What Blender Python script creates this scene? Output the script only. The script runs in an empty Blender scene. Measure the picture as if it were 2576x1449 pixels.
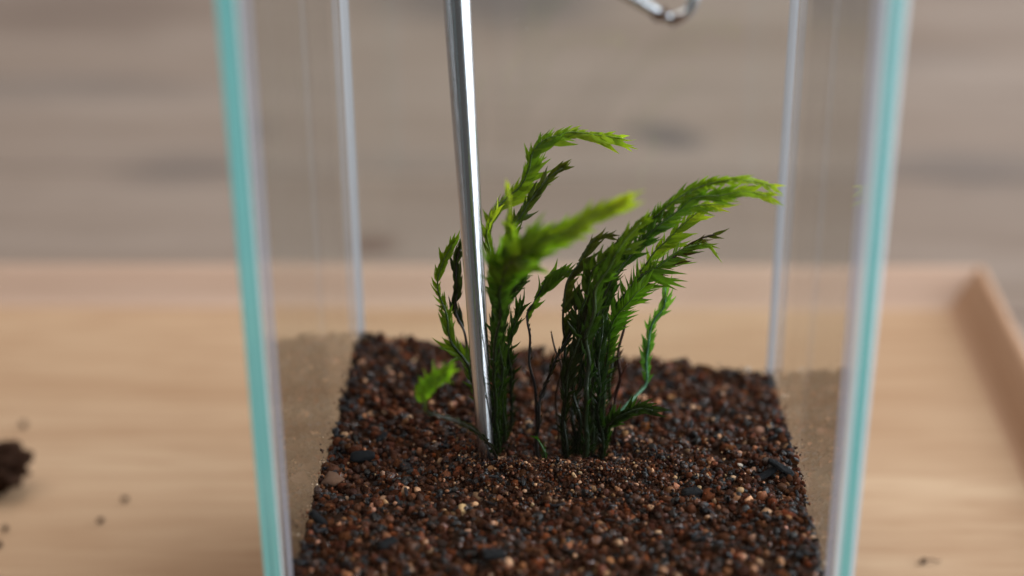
import bpy, bmesh, math, random
import numpy as np
from mathutils import Vector, Matrix, Euler, noise as mnoise

random.seed(7)
RNG = np.random.default_rng(11)
scene = bpy.context.scene
COL = scene.collection

# ------------------------------------------------------------------ camera
CAM = Vector((0.00431, -0.29469, 0.22683))
YAW, PITCH, ROLL, FPX = 0.04682, 0.45780, -0.00832, 4411.2     # FPX: focal length in pixels of a 2576 wide picture
def camera_axes():
    f = Vector((-math.sin(YAW) * math.cos(PITCH), math.cos(YAW) * math.cos(PITCH), -math.sin(PITCH)))
    r = Vector((math.cos(YAW), math.sin(YAW), 0.0))
    u = r.cross(f)
    c, s = math.cos(ROLL), math.sin(ROLL)
    return r * c + u * s, u * c - r * s, f
AR, AU, AF = camera_axes()
cam_data = bpy.data.cameras.new("camera")
cam = bpy.data.objects.new("camera", cam_data)
COL.objects.link(cam)
M = Matrix.Identity(4)
for i in range(3):
    M[i][0], M[i][1], M[i][2], M[i][3] = AR[i], AU[i], -AF[i], CAM[i]
cam.matrix_world = M
cam_data.sensor_width = 36.0
cam_data.lens = FPX / 2576.0 * 36.0
cam_data.clip_start = 0.01
cam_data.clip_end = 50.0
cam_data.dof.use_dof = True
cam_data.dof.focus_distance = 0.335
cam_data.dof.aperture_fstop = 5.7
scene.camera = cam

# ------------------------------------------------------------------ world, lamps, exposure
world = bpy.data.worlds.new("World")
scene.world = world
world.use_nodes = True
wb = world.node_tree.nodes["Background"]
wb.inputs["Color"].default_value = (0.95, 0.93, 0.92, 1)
wb.inputs["Strength"].default_value = 0.11

def area(name, loc, target, sx, sy, power, color):
    d = bpy.data.lights.new(name, 'AREA')
    d.shape = 'RECTANGLE'
    d.size, d.size_y, d.energy, d.color = sx, sy, power, color
    o = bpy.data.objects.new(name, d)
    COL.objects.link(o)
    o.location = loc
    o.rotation_euler = (Vector(target) - Vector(loc)).to_track_quat('-Z', 'Y').to_euler()
    return o
area("window_light", (1.55, 0.06, 0.62), (0, 0.05, 0.08), 3.4, 1.9, 130.0, (0.84, 0.92, 1.0))
area("ceiling_bounce", (-0.35, 0.45, 1.6), (0, 0.2, 0.0), 1.8, 1.4, 18.0, (1.0, 0.93, 0.86))

scene.view_settings.view_transform = 'Standard'
scene.view_settings.look = 'None'
scene.view_settings.gamma = 1.0
scene.view_settings.exposure = 0.0
scene.view_settings.use_curve_mapping = False
cy = scene.cycles
cy.use_denoising = True
cy.max_bounces = 14
cy.transparent_max_bounces = 40
cy.glossy_bounces = 8
cy.diffuse_bounces = 4
cy.caustics_reflective = False
cy.sample_clamp_indirect = 6.0

# ------------------------------------------------------------------ helpers
def pixel_ray(px, py):
    return (AF + AR * ((px - 1288.0) / FPX) + AU * ((724.5 - py) / FPX))
def at_depth(px, py, Y):
    d = pixel_ray(px, py)
    return CAM + d * ((Y - CAM.y) / d.y)
def at_height(px, py, Z):
    d = pixel_ray(px, py)
    return CAM + d * ((Z - CAM.z) / d.z)

def tag(o, label=None, cat=None, group=None, kind=None):
    if label: o['label'] = label
    if cat: o['category'] = cat
    if group: o['group'] = group
    if kind: o['kind'] = kind
    return o
def link_mesh(name, me, mat=None, parent=None, smooth=False):
    if mat is not None and not me.materials:
        me.materials.append(mat)
    if smooth:
        me.polygons.foreach_set('use_smooth', [True] * len(me.polygons))
    o = bpy.data.objects.new(name, me)
    COL.objects.link(o)
    if parent is not None:
        o.parent = parent
    return o
def empty(name, loc):
    o = bpy.data.objects.new(name, None)
    o.empty_display_size = 0.01
    COL.objects.link(o)
    o.location = loc
    return o
def from_bm(name, bm, mat=None, parent=None, smooth=False):
    me = bpy.data.meshes.new(name)
    bmesh.ops.recalc_face_normals(bm, faces=bm.faces[:])
    bm.to_mesh(me)
    bm.free()
    return link_mesh(name, me, mat, parent, smooth)
def box_bm(x0, x1, y0, y1, z0, z1, bevel=0.0, seg=2):
    bm = bmesh.new()
    bmesh.ops.create_cube(bm, size=1.0)
    for v in bm.verts:
        v.co = Vector((x0 + (v.co.x + .5) * (x1 - x0), y0 + (v.co.y + .5) * (y1 - y0), z0 + (v.co.z + .5) * (z1 - z0)))
    if bevel:
        bmesh.ops.bevel(bm, geom=bm.edges[:], offset=bevel, segments=seg, affect='EDGES', profile=0.5)
    return bm
def prism_bm(outline, z0, z1):
    """vertical prism over an (x, y) outline; returns the bmesh and the side faces in outline order"""
    bm = bmesh.new()
    lo = [bm.verts.new((x, y, z0)) for x, y in outline]
    hi = [bm.verts.new((x, y, z1)) for x, y in outline]
    n = len(outline)
    sides = [bm.faces.new((lo[i], lo[(i + 1) % n], hi[(i + 1) % n], hi[i])) for i in range(n)]
    bm.faces.new(lo[::-1]); bm.faces.new(hi)
    return bm, sides
def catmull(P, n):
    P = [Vector(p) for p in P]
    Q = [P[0] * 2 - P[1]] + P + [P[-1] * 2 - P[-2]]
    out = []
    for i in range(1, len(Q) - 2):
        a, b, c, d = Q[i - 1:i + 3]
        for k in range(n):
            t = k / n
            out.append(.5 * ((2 * b) + (c - a) * t + (2 * a - 5 * b + 4 * c - d) * t * t + (3 * b - a - 3 * c + d) * t ** 3))
    out.append(P[-1])
    return out
def tube_mesh(name, path, radii, sides=8):
    bm = bmesh.new()
    rings = []
    ref = Vector((0.31, -0.9, 0.2))
    for i, p in enumerate(path):
        t = (path[min(i + 1, len(path) - 1)] - path[max(i - 1, 0)]).normalized()
        a = t.cross(ref).normalized(); b = t.cross(a)
        rings.append([bm.verts.new(p + (a * math.cos(2 * math.pi * k / sides) + b * math.sin(2 * math.pi * k / sides)) * radii[i]) for k in range(sides)])
    for i in range(len(rings) - 1):
        for k in range(sides):
            bm.faces.new((rings[i][k], rings[i][(k + 1) % sides], rings[i + 1][(k + 1) % sides], rings[i + 1][k]))
    bm.faces.new(rings[0][::-1]); bm.faces.new(rings[-1])
    me = bpy.data.meshes.new(name)
    bmesh.ops.recalc_face_normals(bm, faces=bm.faces[:])
    bm.to_mesh(me); bm.free()
    me.polygons.foreach_set('use_smooth', [True] * len(me.polygons))
    return me

# ------------------------------------------------------------------ materials
class NT:
    def __init__(s, name):
        s.m = bpy.data.materials.new(name); s.m.use_nodes = True
        s.t = s.m.node_tree; s.t.nodes.clear()
        s.out = s.t.nodes.new('ShaderNodeOutputMaterial')
    def n(s, kind, **kw):
        nd = s.t.nodes.new('ShaderNode' + kind)
        for k, v in kw.items():
            if k in nd.inputs.keys(): s.set(nd, k, v)
            else: setattr(nd, k, v)
        return nd
    def set(s, nd, k, v):
        i = nd.inputs[k]
        if isinstance(v, bpy.types.NodeSocket): s.t.links.new(v, i)
        elif hasattr(i.default_value, '__len__') and not isinstance(v, str) and len(v) == 3 and len(i.default_value) == 4: i.default_value = (*v, 1)
        else: i.default_value = v
    def math(s, op, a, b=None, c=None, clamp=False):
        nd = s.t.nodes.new('ShaderNodeMath'); nd.operation = op; nd.use_clamp = clamp
        for k, v in enumerate((a, b, c)):
            if v is None: continue
            if isinstance(v, bpy.types.NodeSocket): s.t.links.new(v, nd.inputs[k])
            else: nd.inputs[k].default_value = v
        return nd.outputs[0]
    def mix(s, f, a, b, blend='MIX'):
        nd = s.t.nodes.new('ShaderNodeMix'); nd.data_type = 'RGBA'; nd.blend_type = blend
        for k, v in ((0, f), (6, a), (7, b)):
            if isinstance(v, bpy.types.NodeSocket): s.t.links.new(v, nd.inputs[k])
            else: nd.inputs[k].default_value = v if k == 0 else (*v[:3], 1)
        return nd.outputs[2]
    def ramp(s, f, stops):
        nd = s.t.nodes.new('ShaderNodeValToRGB')
        s.t.links.new(f, nd.inputs[0])
        e = nd.color_ramp.elements
        while len(e) < len(stops): e.new(0.5)
        for k, (p, c) in enumerate(stops):
            e[k].position = p; e[k].color = (*c, 1) if len(c) == 3 else c
        return nd.outputs[0]
    def mixs(s, f, a, b):
        nd = s.t.nodes.new('ShaderNodeMixShader')
        if isinstance(f, bpy.types.NodeSocket): s.t.links.new(f, nd.inputs[0])
        else: nd.inputs[0].default_value = f
        s.t.links.new(a, nd.inputs[1]); s.t.links.new(b, nd.inputs[2])
        return nd.outputs[0]
    def coords(s, scale=(1, 1, 1), rot=(0, 0, 0), loc=(0, 0, 0), src='Object'):
        tc = s.n('TexCoord'); mp = s.n('Mapping')
        s.t.links.new(tc.outputs[src], mp.inputs['Vector'])
        mp.inputs['Scale'].default_value = scale; mp.inputs['Rotation'].default_value = rot; mp.inputs['Location'].default_value = loc
        return mp.outputs[0]
    def noise(s, vec, scale, detail=3.0, rough=0.55, dist=0.0):
        nd = s.n('TexNoise', Scale=scale, Detail=detail, Roughness=rough, Distortion=dist)
        s.t.links.new(vec, nd.inputs['Vector'])
        return nd.outputs['Fac']
    def bump(s, h, strength, dist):
        nd = s.n('Bump', Strength=strength, Distance=dist)
        s.t.links.new(h, nd.inputs['Height'])
        return nd.outputs['Normal']
    def done(s, shader, vol=None):
        s.t.links.new(shader, s.out.inputs['Surface']); return s.m

def true_fresnel(g, ior=1.5):
    """Fresnel reflectance for either side of a thin pane"""
    geo = g.n('NewGeometry')
    i = g.math('ADD', ior, g.math('MULTIPLY', geo.outputs['Backfacing'], 1.0 / ior - ior))
    f = g.n('Fresnel'); g.t.links.new(i, f.inputs['IOR'])
    return f.outputs[0]

def mat_glass(name, ior, smear_amt, speck_amt):
    g = NT(name)
    tr = g.n('BsdfTransparent', Color=(0.986, 0.993, 0.989))
    gl = g.n('BsdfAnisotropic', Roughness=0.0)
    a = g.mixs(true_fresnel(g, ior), tr.outputs[0], gl.outputs[0])
    # wiped smears and dust on the panes
    co = g.coords((1, 1, 0.25))
    sm = g.noise(co, 55, 4, 0.6, 0.6)
    smear = g.math('MULTIPLY', g.math('SUBTRACT', sm, 0.52, clamp=True), smear_amt)
    vo = g.n('TexVoronoi', Scale=480.0, feature='F1')
    g.t.links.new(g.coords(), vo.inputs['Vector'])
    big = g.noise(g.coords((1, 1, 0.3)), 38, 2)
    rad = g.math('MULTIPLY', g.math('SUBTRACT', big, 0.56, clamp=True), 0.75)
    speck = g.math('LESS_THAN', vo.outputs['Distance'], rad)
    sel = g.n('SeparateColor'); g.t.links.new(vo.outputs['Color'], sel.inputs[0])
    speck = g.math('MULTIPLY', speck, g.math('GREATER_THAN', sel.outputs[0], 0.72))
    dirt = g.math('ADD', smear, g.math('MULTIPLY', speck, speck_amt), clamp=True)
    df = g.n('BsdfDiffuse', Color=(0.75, 0.75, 0.73))
    return g.done(g.mixs(dirt, a, df.outputs[0]))

def mat_edge(name, col, streak, rough, trans=0.45):
    g = NT(name)
    n = g.noise(g.coords((1500, 1500, 2.5)), 1.0, 3, 0.6)
    n2 = g.noise(g.coords((420, 420, 6)), 1.0, 2)
    c = g.mix(g.ramp(n, [(0.38, (0, 0, 0)), (0.62, (1, 1, 1))]), col, streak)
    c = g.mix(g.math('MULTIPLY', g.ramp(n2, [(0.5, (0, 0, 0)), (0.62, (1, 1, 1))]), 0.55), c, tuple(x * 0.6 for x in streak))
    d = g.n('BsdfDiffuse'); g.set(d, 'Color', c)
    t = g.n('BsdfTranslucent'); g.set(t, 'Color', c)
    tr = g.n('BsdfTransparent'); g.set(tr, 'Color', g.mix(0.4, c, (0.75, 0.95, 0.92)))
    gl = g.n('BsdfAnisotropic', Roughness=rough)
    body = g.mixs(0.16, g.mixs(trans, d.outputs[0], t.outputs[0]), tr.outputs[0])
    g.t.links.new(g.bump(n, 0.5, 0.0002), gl.inputs['Normal'])
    return g.done(g.mixs(g.math('ADD', 0.04, g.math('MULTIPLY', true_fresnel(g), 1.0)), body, gl.outputs[0]))

def mat_silicone(name, col, clear):
    g = NT(name)
    n = g.noise(g.coords((700, 700, 6)), 1.0, 2)
    d = g.n('BsdfDiffuse', Color=col); t = g.n('BsdfTranslucent', Color=col)
    tr = g.n('BsdfTransparent', Color=(0.95, 0.95, 0.98))
    gl = g.n('BsdfAnisotropic', Roughness=0.12)
    body = g.mixs(0.5, d.outputs[0], t.outputs[0])
    f = g.math('ADD', clear - 0.15, g.math('MULTIPLY', n, 0.3))
    body = g.mixs(f, body, tr.outputs[0])
    return g.done(g.mixs(true_fresnel(g, 1.42), body, gl.outputs[0]))

def mat_wood(name, base, dark, light, scale, rough, knots=(), grain_amt=0.6, along='x'):
    g = NT(name)
    sc = (1.2, 16, 16) if along == 'x' else (16, 1.2, 16)
    oi = g.n('ObjectInfo')
    off = g.n('VectorMath', operation='MULTIPLY_ADD')
    tc = g.n('TexCoord')
    g.t.links.new(tc.outputs['Object'], off.inputs[0]); off.inputs[1].default_value = sc
    cmb = g.n('CombineXYZ'); g.t.links.new(g.math('MULTIPLY', oi.outputs['Random'], 37.0), cmb.inputs[0]); g.t.links.new(g.math('MULTIPLY', oi.outputs['Random'], 91.0), cmb.inputs[1])
    g.t.links.new(cmb.outputs[0], off.inputs[2])
    v = off.outputs[0]
    n1 = g.noise(v, scale, 4, 0.6, 0.8)
    n2 = g.noise(v, scale * 5, 5, 0.65, 0.4)
    n3 = g.noise(g.coords((1, 1, 1)), 9, 3)
    c = g.mix(g.ramp(n1, [(0.32, (0, 0, 0)), (0.68, (1, 1, 1))]), dark, light)
    c = g.mix(0.5, c, base)
    c = g.mix(g.math('MULTIPLY', g.ramp(n2, [(0.45, (0, 0, 0)), (0.75, (1, 1, 1))]), grain_amt), c, dark)
    n4 = g.noise(v, scale * 17, 3, 0.6, 0.2)
    c = g.mix(g.math('MULTIPLY', g.ramp(n4, [(0.46, (0, 0, 0)), (0.66, (1, 1, 1))]), grain_amt * 0.75), c, dark)
    c = g.mix(g.math('MULTIPLY', g.math('SUBTRACT', n3, 0.45, clamp=True), 0.9), c, light)
    nv = g.noise(g.coords((4, 14, 14)), 6, 2)
    for (p, rx, ry, ang, amt, kc) in knots:
        mp = g.n('Mapping', vector_type='TEXTURE')
        g.t.links.new(tc.outputs['Object'], mp.inputs['Vector'])
        mp.inputs['Location'].default_value = p; mp.inputs['Rotation'].default_value = (0, 0, ang); mp.inputs['Scale'].default_value = (rx, ry, 1.0)
        ln = g.n('VectorMath', operation='LENGTH'); g.t.links.new(mp.outputs[0], ln.inputs[0])
        dd = g.math('ADD', ln.outputs['Value'], g.math('MULTIPLY', g.math('SUBTRACT', nv, 0.5), 0.9))
        mr = g.n('MapRange', interpolation_type='SMOOTHSTEP'); g.t.links.new(dd, mr.inputs[0])
        mr.inputs[1].default_value = 0.25; mr.inputs[2].default_value = 1.1; mr.inputs[3].default_value = amt; mr.inputs[4].default_value = 0.0
        c = g.mix(mr.outputs[0], c, kc)
    p = g.n('BsdfPrincipled', Roughness=rough)
    g.set(p, 'Base Color', c); p.inputs['Specular IOR Level'].default_value = 0.35
    g.t.links.new(g.bump(n2, 0.25, 0.0006), p.inputs['Normal'])
    return g.done(p.outputs[0])

def mat_grains():
    g = NT('soil_granules')
    at = g.n('Attribute', attribute_name='grain_color')
    gls = g.n('Attribute', attribute_name='grain_gloss')
    n = g.noise(g.coords(), 2600, 4, 0.65)
    n2 = g.noise(g.coords(), 700, 3, 0.6)
    c = g.mix(1.0, at.outputs['Color'], g.ramp(n, [(0.25, (0.45, 0.42, 0.40)), (0.75, (1.35, 1.35, 1.35))]), 'MULTIPLY')
    c = g.mix(g.math('MULTIPLY', g.ramp(n2, [(0.55, (0, 0, 0)), (0.72, (1, 1, 1))]), 0.35), c, (0.11, 0.05, 0.028))
    p = g.n('BsdfPrincipled')
    g.set(p, 'Base Color', c)
    rg = g.math('SUBTRACT', 0.72, g.math('MULTIPLY', gls.outputs['Fac'], 0.45))
    g.set(p, 'Roughness', rg)
    g.set(p, 'Specular IOR Level', g.math('ADD', 0.02, g.math('MULTIPLY', gls.outputs['Fac'], 0.34)))
    g.t.links.new(g.bump(n, 0.6, 0.00025), p.inputs['Normal'])
    return g.done(p.outputs[0])

def mat_simple(name, col, rough, nscale=900, amt=0.4, bump=0.0003, spec=0.4, dark=None):
    g = NT(name)
    n = g.noise(g.coords(), nscale, 4, 0.6)
    d = dark or tuple(x * 0.4 for x in col)
    c = g.mix(g.math('MULTIPLY', g.ramp(n, [(0.4, (0, 0, 0)), (0.65, (1, 1, 1))]), amt), col, d)
    p = g.n('BsdfPrincipled', Roughness=rough)
    g.set(p, 'Base Color', c); p.inputs['Specular IOR Level'].default_value = spec
    g.t.links.new(g.bump(n, 0.6, bump), p.inputs['Normal'])
    return g.done(p.outputs[0])

def mat_leaf():
    g = NT('moss_leaf')
    oi = g.n('ObjectInfo')
    n = g.noise(g.coords((1, 1, 1)), 3.0, 3)
    c = g.mix(g.math('MULTIPLY', g.ramp(n, [(0.4, (0, 0, 0)), (0.75, (1, 1, 1))]), 0.45), oi.outputs['Color'], g.mix(1.0, oi.outputs['Color'], (0.45, 0.5, 0.4), 'MULTIPLY'))
    p = g.n('BsdfPrincipled', Roughness=0.28)
    g.set(p, 'Base Color', c); p.inputs['Specular IOR Level'].default_value = 0.22
    t = g.n('BsdfTranslucent'); g.set(t, 'Color', g.mix(1.0, c, (1.25, 1.35, 0.6), 'MULTIPLY'))
    return g.done(g.mixs(0.5, p.outputs[0], t.outputs[0]))
def mat_stem():
    g = NT('moss_stem_bark')
    oi = g.n('Attribute', attribute_name='tone')
    n = g.noise(g.coords(), 1500, 3)
    c = g.mix(g.math('MULTIPLY', n, 0.7), oi.outputs['Color'], g.mix(1.0, oi.outputs['Color'], (0.3, 0.3, 0.3), 'MULTIPLY'))
    p = g.n('BsdfPrincipled', Roughness=0.3)
    g.set(p, 'Base Color', c)
    g.t.links.new(g.bump(n, 0.7, 0.0002), p.inputs['Normal'])
    return g.done(p.outputs[0])
def mat_steel(name, rough, aniso=0.0):
    g = NT(name)
    n = g.noise(g.coords((500, 500, 5)), 1.0, 3)
    p = g.n('BsdfPrincipled', Metallic=1.0)
    g.set(p, 'Base Color', (0.52, 0.52, 0.54))
    g.set(p, 'Roughness', g.math('ADD', rough, g.math('MULTIPLY', n, 0.04)))
    if aniso:
        p.inputs['Anisotropic'].default_value = aniso; p.inputs['Anisotropic Rotation'].default_value = 0.25
        tg = g.n('Tangent', direction_type='RADIAL', axis='Z'); g.t.links.new(tg.outputs[0], p.inputs['Tangent'])
    else:
        g.t.links.new(g.bump(n, 0.012, 0.0002), p.inputs['Normal'])
    return g.done(p.outputs[0])

# ------------------------------------------------------------------ table of grey weathered planks
ZT = -0.011
def knot(px, py, rx, ry, ang, amt, kc=(0.10, 0.083, 0.075)):
    p = at_height(px, py, ZT)
    return ((p.x, p.y, 0.0), rx, ry, ang, amt, kc)
KN = [knot(1680, 345, 0.016, 0.022, 0.5, 0.85), knot(480, 420, 0.035, 0.022, 0.1, 0.45), knot(2440, 420, 0.05, 0.024, 0.0, 0.5),
      knot(930, 612, 0.012, 0.010, 0.0, 0.8, (0.12, 0.07, 0.05)), knot(200, 25, 0.09, 0.05, 0.0, 0.55, (0.13, 0.09, 0.07)), knot(1250, 0, 0.07, 0.055, 0.0, 0.75, (0.10, 0.085, 0.08)),
      knot(150, 220, 0.09, 0.02, 0.0, 0.4), knot(1000, 400, 0.05, 0.012, 0.0, 0.25), knot(2250, 150, 0.05, 0.02, 0.1, 0.25)]
m_table = mat_wood('weathered_table_wood', (0.262, 0.193, 0.150), (0.165, 0.118, 0.088), (0.320, 0.258, 0.215), 1.6, 0.6, KN, 0.45)
table = tag(empty('wooden_table', (0, 0.4, ZT - 0.03)), 'weathered grey wooden table of wide planks under the tray', 'table')
edges = [-0.90, -0.78, -0.66, -0.54, -0.43, -0.32, -0.22, -0.12, -0.02, 0.075, 0.175, 0.281, 0.371, 0.484, 0.60, 0.72, 0.86]
for a, b in zip(edges[:-1], edges[1:]):
    bm = box_bm(-0.9, 0.9, a + 0.0007, b - 0.0007, ZT - 0.03, ZT - random.uniform(0.0, 0.0008), 0.002)
    o = from_bm('plank', bm, m_table)
    o.parent = table; o.matrix_parent_inverse = Matrix.Translation(-table.location)

# ------------------------------------------------------------------ wooden tray
m_tray = mat_wood('tray_wood', (0.48, 0.312, 0.184), (0.31, 0.160, 0.078), (0.58, 0.405, 0.265), 1.3, 0.5, (), 0.62)
m_rail = mat_wood('tray_rail_wood', (0.50, 0.335, 0.245), (0.42, 0.265, 0.18), (0.56, 0.40, 0.31), 1.5, 0.42, (), 0.45)
m_rail_y = mat_wood('tray_side_rail_wood', (0.42, 0.24, 0.14), (0.33, 0.17, 0.09), (0.50, 0.31, 0.20), 1.5, 0.42, (), 0.45, 'y')
TX0, TX1, TY0, TY1, TH = -0.235, 0.1105, -0.135, 0.1525, 0.0082
tray = tag(empty('wooden_tray', (0, 0, ZT)), 'shallow honey brown wooden tray with raised rim under the glass tank', 'tray')
inv = Matrix.Translation(-tray.location)
tray.rotation_euler = (0, 0, 0.022)
def tray_part(name, bm, m):
    o = from_bm(name, bm, m, tray); o.matrix_parent_inverse = inv
    return o
tray_part('base_board', box_bm(TX0, TX1, TY0, TY1, ZT + 0.0006, 0.0), m_tray)
def rail_bm(a, b, nrm, W, slope):
    """rail along a..b (the inner foot line); nrm points outward; the inner side rises in a hollow slope"""
    prof = [(0.0, 0.0), (0.0015, 0.0006), (slope * .35, TH * .25), (slope * .75, TH * .72), (slope, TH * .96), (slope + .0008, TH), (W - .0010, TH), (W, TH - .0010), (W, ZT + .0003), (0.0, ZT + .0003)]
    bm = bmesh.new()
    rings = []
    d = (b - a).normalized()
    for p, e in ((a, -1), (b, 1)):
        rings.append([bm.verts.new(p + nrm * u + d * (e * u if e else 0) + Vector((0, 0, z))) for u, z in prof])
    n = len(prof)
    for k in range(n):
        bm.faces.new((rings[0][k], rings[0][(k + 1) % n], rings[1][(k + 1) % n], rings[1][k]))
    bm.faces.new(rings[0][::-1]); bm.faces.new(rings[1])
    return bm
for (a, b, nr, W, m) in (((TX0, TY1), (TX1, TY1), (0, 1), .0125, m_rail), ((TX1, TY1), (TX1, TY0), (1, 0), .0125, m_rail_y),
                         ((TX1, TY0), (TX0, TY0), (0, -1), .0125, m_rail), ((TX0, TY0), (TX0, TY1), (-1, 0), .0125, m_rail_y)):
    tray_part('rail', rail_bm(Vector((*a, 0.0)), Vector((*b, 0.0)), Vector((*nr, 0.0)), W, .0095), m)

# ------------------------------------------------------------------ glass tank
G, HW, HB_, TOP = 0.0034, 0.05, 0.054, 0.20
m_glass = mat_glass('clear_glass', 1.5, 0.022, 0.6)
m_front = mat_glass('clean_front_glass', 1.12, 0.0, 0.0)
m_teal = mat_edge('glass_cut_edge', (0.34, 0.90, 0.88), (0.16, 0.62, 0.62), 0.08, 0.5)
m_cham = mat_edge('ground_glass_chamfer', (0.88, 0.90, 0.93), (0.74, 0.84, 0.87), 0.25, 0.5)
m_sil = mat_silicone('silicone_front', (0.66, 0.63, 0.70), 0.35)
m_silb = mat_silicone('silicone_back', (0.70, 0.71, 0.74), 0.42)
tank = tag(empty('glass_tank', (0, 0, 0)), 'open square clear glass tank holding soil and moss on the tray', 'tank')
def pane(outline, mats, glass, z0=0.0, z1=TOP, parent=tank, name='pane'):
    bm, sides = prism_bm(outline, z0, z1)
    for f, k in zip(sides, mats): f.material_index = k
    bm.faces.ensure_lookup_table()
    bm.faces[-1].material_index = 1
    me = bpy.data.meshes.new(name)
    bmesh.ops.recalc_face_normals(bm, faces=bm.faces[:])
    bm.to_mesh(me); bm.free()
    for m in (glass, m_teal, m_cham): me.materials.append(m)
    return link_mesh(name, me, None, parent)
for s in (-1, 1):      # side panes run the full depth; their front ends are cut edges, ground off at the arrises
    xo, xi = s * HW, s * (HW - G)
    ci, co = (0.00035, 0.0005) if s < 0 else (0.0008, 0.0008)
    ol = [(xo, -HW + co), (xo, HB_), (xi, HB_), (xi, -HW + ci), (xi + s * ci, -HW), (xo - s * co, -HW)]
    pane(ol, [0, 0, 0, 2, 1, 1 if s < 0 else 2], m_glass)  # left outer chamfer is teal: its dim unlit look put into the colour
xi = HW - G - 0.0003
for s in (-1, 1):      # front and back panes sit between the side panes
    yo, yi = (-HW + 0.0004, -HW + G) if s < 0 else (HB_ - 0.0004, HB_ - G)
    pane([(-xi, yo), (xi, yo), (xi, yi), (-xi, yi)], [0, 0, 0, 0], m_front if s < 0 else m_glass)
bmb = box_bm(-xi, xi, -HW + G + .0003, HB_ - G - .0003, 0.0002, 0.005)
from_bm('bottom_pane', bmb, m_glass, tank)
for sx in (-1, 1):
    for sy in (-1, 1):
        r = 0.0007 if sy < 0 else 0.0016
        cx, cyy = sx * (HW - G - 0.0002), (-HW + G + 0.0002 if sy < 0 else HB_ - G - 0.0002)
        pts = [(0, 0), (r, 0), (r * .72, r * .16), (r * .52, r * .40), (r * .40, r * .44), (r * .2, r * .72), (0, r)]
        bm, _ = prism_bm([(cx - sx * a, cyy - sy * b) for a, b in pts], 0.0055, TOP - 0.001)
        from_bm('silicone_seam', bm, m_sil if sy < 0 else m_silb, tank)

# ------------------------------------------------------------------ soil
XI, YF, YB = HW - G - 0.0006, -(HW - G) + 0.0003, HB_ - G - 0.0006
def sm(a, b, x):
    t = np.clip((x - a) / (b - a), 0, 1); return t * t * (3 - 2 * t)
HB = at_height(1400, 1150, 0.045)      # where the plants enter the soil
def soil_h(x, y):
    x = np.asarray(x, float); y = np.asarray(y, float)
    u, v = x / 0.046, y / 0.049
    back = sm(-0.2, 1.0, v)
    h = 0.045 + back * (-0.0036 - u * 0.0036 - 0.0016 * sm(0.3, 1.0, u)) + 0.0030 * sm(0.1, -1.0, v)
    h = h + 0.0030 * np.exp(-(((x - HB.x) / 0.016) ** 2 + ((y - HB.y + 0.0085) / 0.0055) ** 2))
    h = h - 0.0028 * np.exp(-(((x - HB.x) / 0.012) ** 2 + ((y - HB.y - 0.004) / 0.008) ** 2))
    h = h + 0.0016 * np.exp(-(((x + 0.018) / 0.010) ** 2 + ((y - HB.y - 0.005) / 0.008) ** 2))
    h = h + 0.0006 * np.sin(x * 310 + 1.3) * np.cos(y * 270 + .4) + 0.0004 * np.sin(x * 720 + y * 530)
    return h
def soil_point(px, py, lift=0.0):
    z = 0.045
    for _ in range(12):
        p = at_height(px, py, z)
        z = float(soil_h(p.x, p.y)) + lift
    return at_height(px, py, z)

def ico(sub):
    bm = bmesh.new(); bmesh.ops.create_icosphere(bm, subdivisions=sub, radius=1.0)
    V = np.array([v.co[:] for v in bm.verts]); F = np.array([[v.index for v in f.verts] for f in bm.faces]); bm.free()
    return V, F
IV2, IF2 = ico(2)
def lump(seed, rough=0.33, freq=1.5, sx=1, sy=1, sz=1):
    V = IV2.copy(); off = Vector((seed * 3.7, seed * 1.9, seed * 5.3))
    for i, v in enumerate(V):
        p = Vector(v)
        d = mnoise.noise(p * freq + off) * rough + mnoise.noise(p * freq * 2.7 + off) * rough * 0.55
        V[i] = v * (1 + d)
    return V * np.array([sx, sy, sz])
def chip(seed, L=1.0, W=0.34, T=0.2):
    """a broken flake: squared-off lump with flat faces"""
    V = IV2.copy(); off = Vector((seed * 2.3, seed * 7.1, seed))
    V = np.sign(V) * np.abs(V) ** 0.55
    for i, v in enumerate(V):
        p = Vector(v); V[i] = v * (1 + 0.22 * mnoise.noise(p * 1.3 + off))
    V[:, 2] += 0.35 * V[:, 0] ** 2 * (seed % 3 - 1)
    return V * np.array([L, W, T])
def rotmats(n, flat=False):
    q = RNG.normal(size=(n, 4))
    if flat:
        a = RNG.uniform(0, 2 * np.pi, n); q = np.stack([np.cos(a / 2), RNG.normal(0, .22, n), RNG.normal(0, .22, n), np.sin(a / 2)], 1)
    q /= np.linalg.norm(q, axis=1)[:, None]
    w, x, y, z = q.T
    return np.stack([np.stack([1 - 2 * (y * y + z * z), 2 * (x * y - z * w), 2 * (x * z + y * w)], -1),
                     np.stack([2 * (x * y + z * w), 1 - 2 * (x * x + z * z), 2 * (y * z - x * w)], -1),
                     np.stack([2 * (x * z - y * w), 2 * (y * z + x * w), 1 - 2 * (x * x + y * y)], -1)], 1)
PV, PF, PC, PG, voff = [], [], [], [], 0
def add_instances(shape_V, shape_F, pos, R, scale, col, gloss):
    global voff
    n, k = len(pos), len(shape_V)
    V = np.einsum('nij,kj->nki', R, shape_V) * scale[:, None, None] + pos[:, None, :]
    lim = np.array([XI, YB])
    V[..., 0] = np.clip(V[..., 0], -XI - .0004, XI + .0004); V[..., 1] = np.clip(V[..., 1], YF, YB)
    PV.append(V.reshape(-1, 3))
    PF.append((shape_F[None] + (np.arange(n) * k)[:, None, None] + voff).reshape(-1, 3))
    PC.append(np.repeat(col, k, 0)); PG.append(np.repeat(gloss, k))
    voff += n * k
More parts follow.
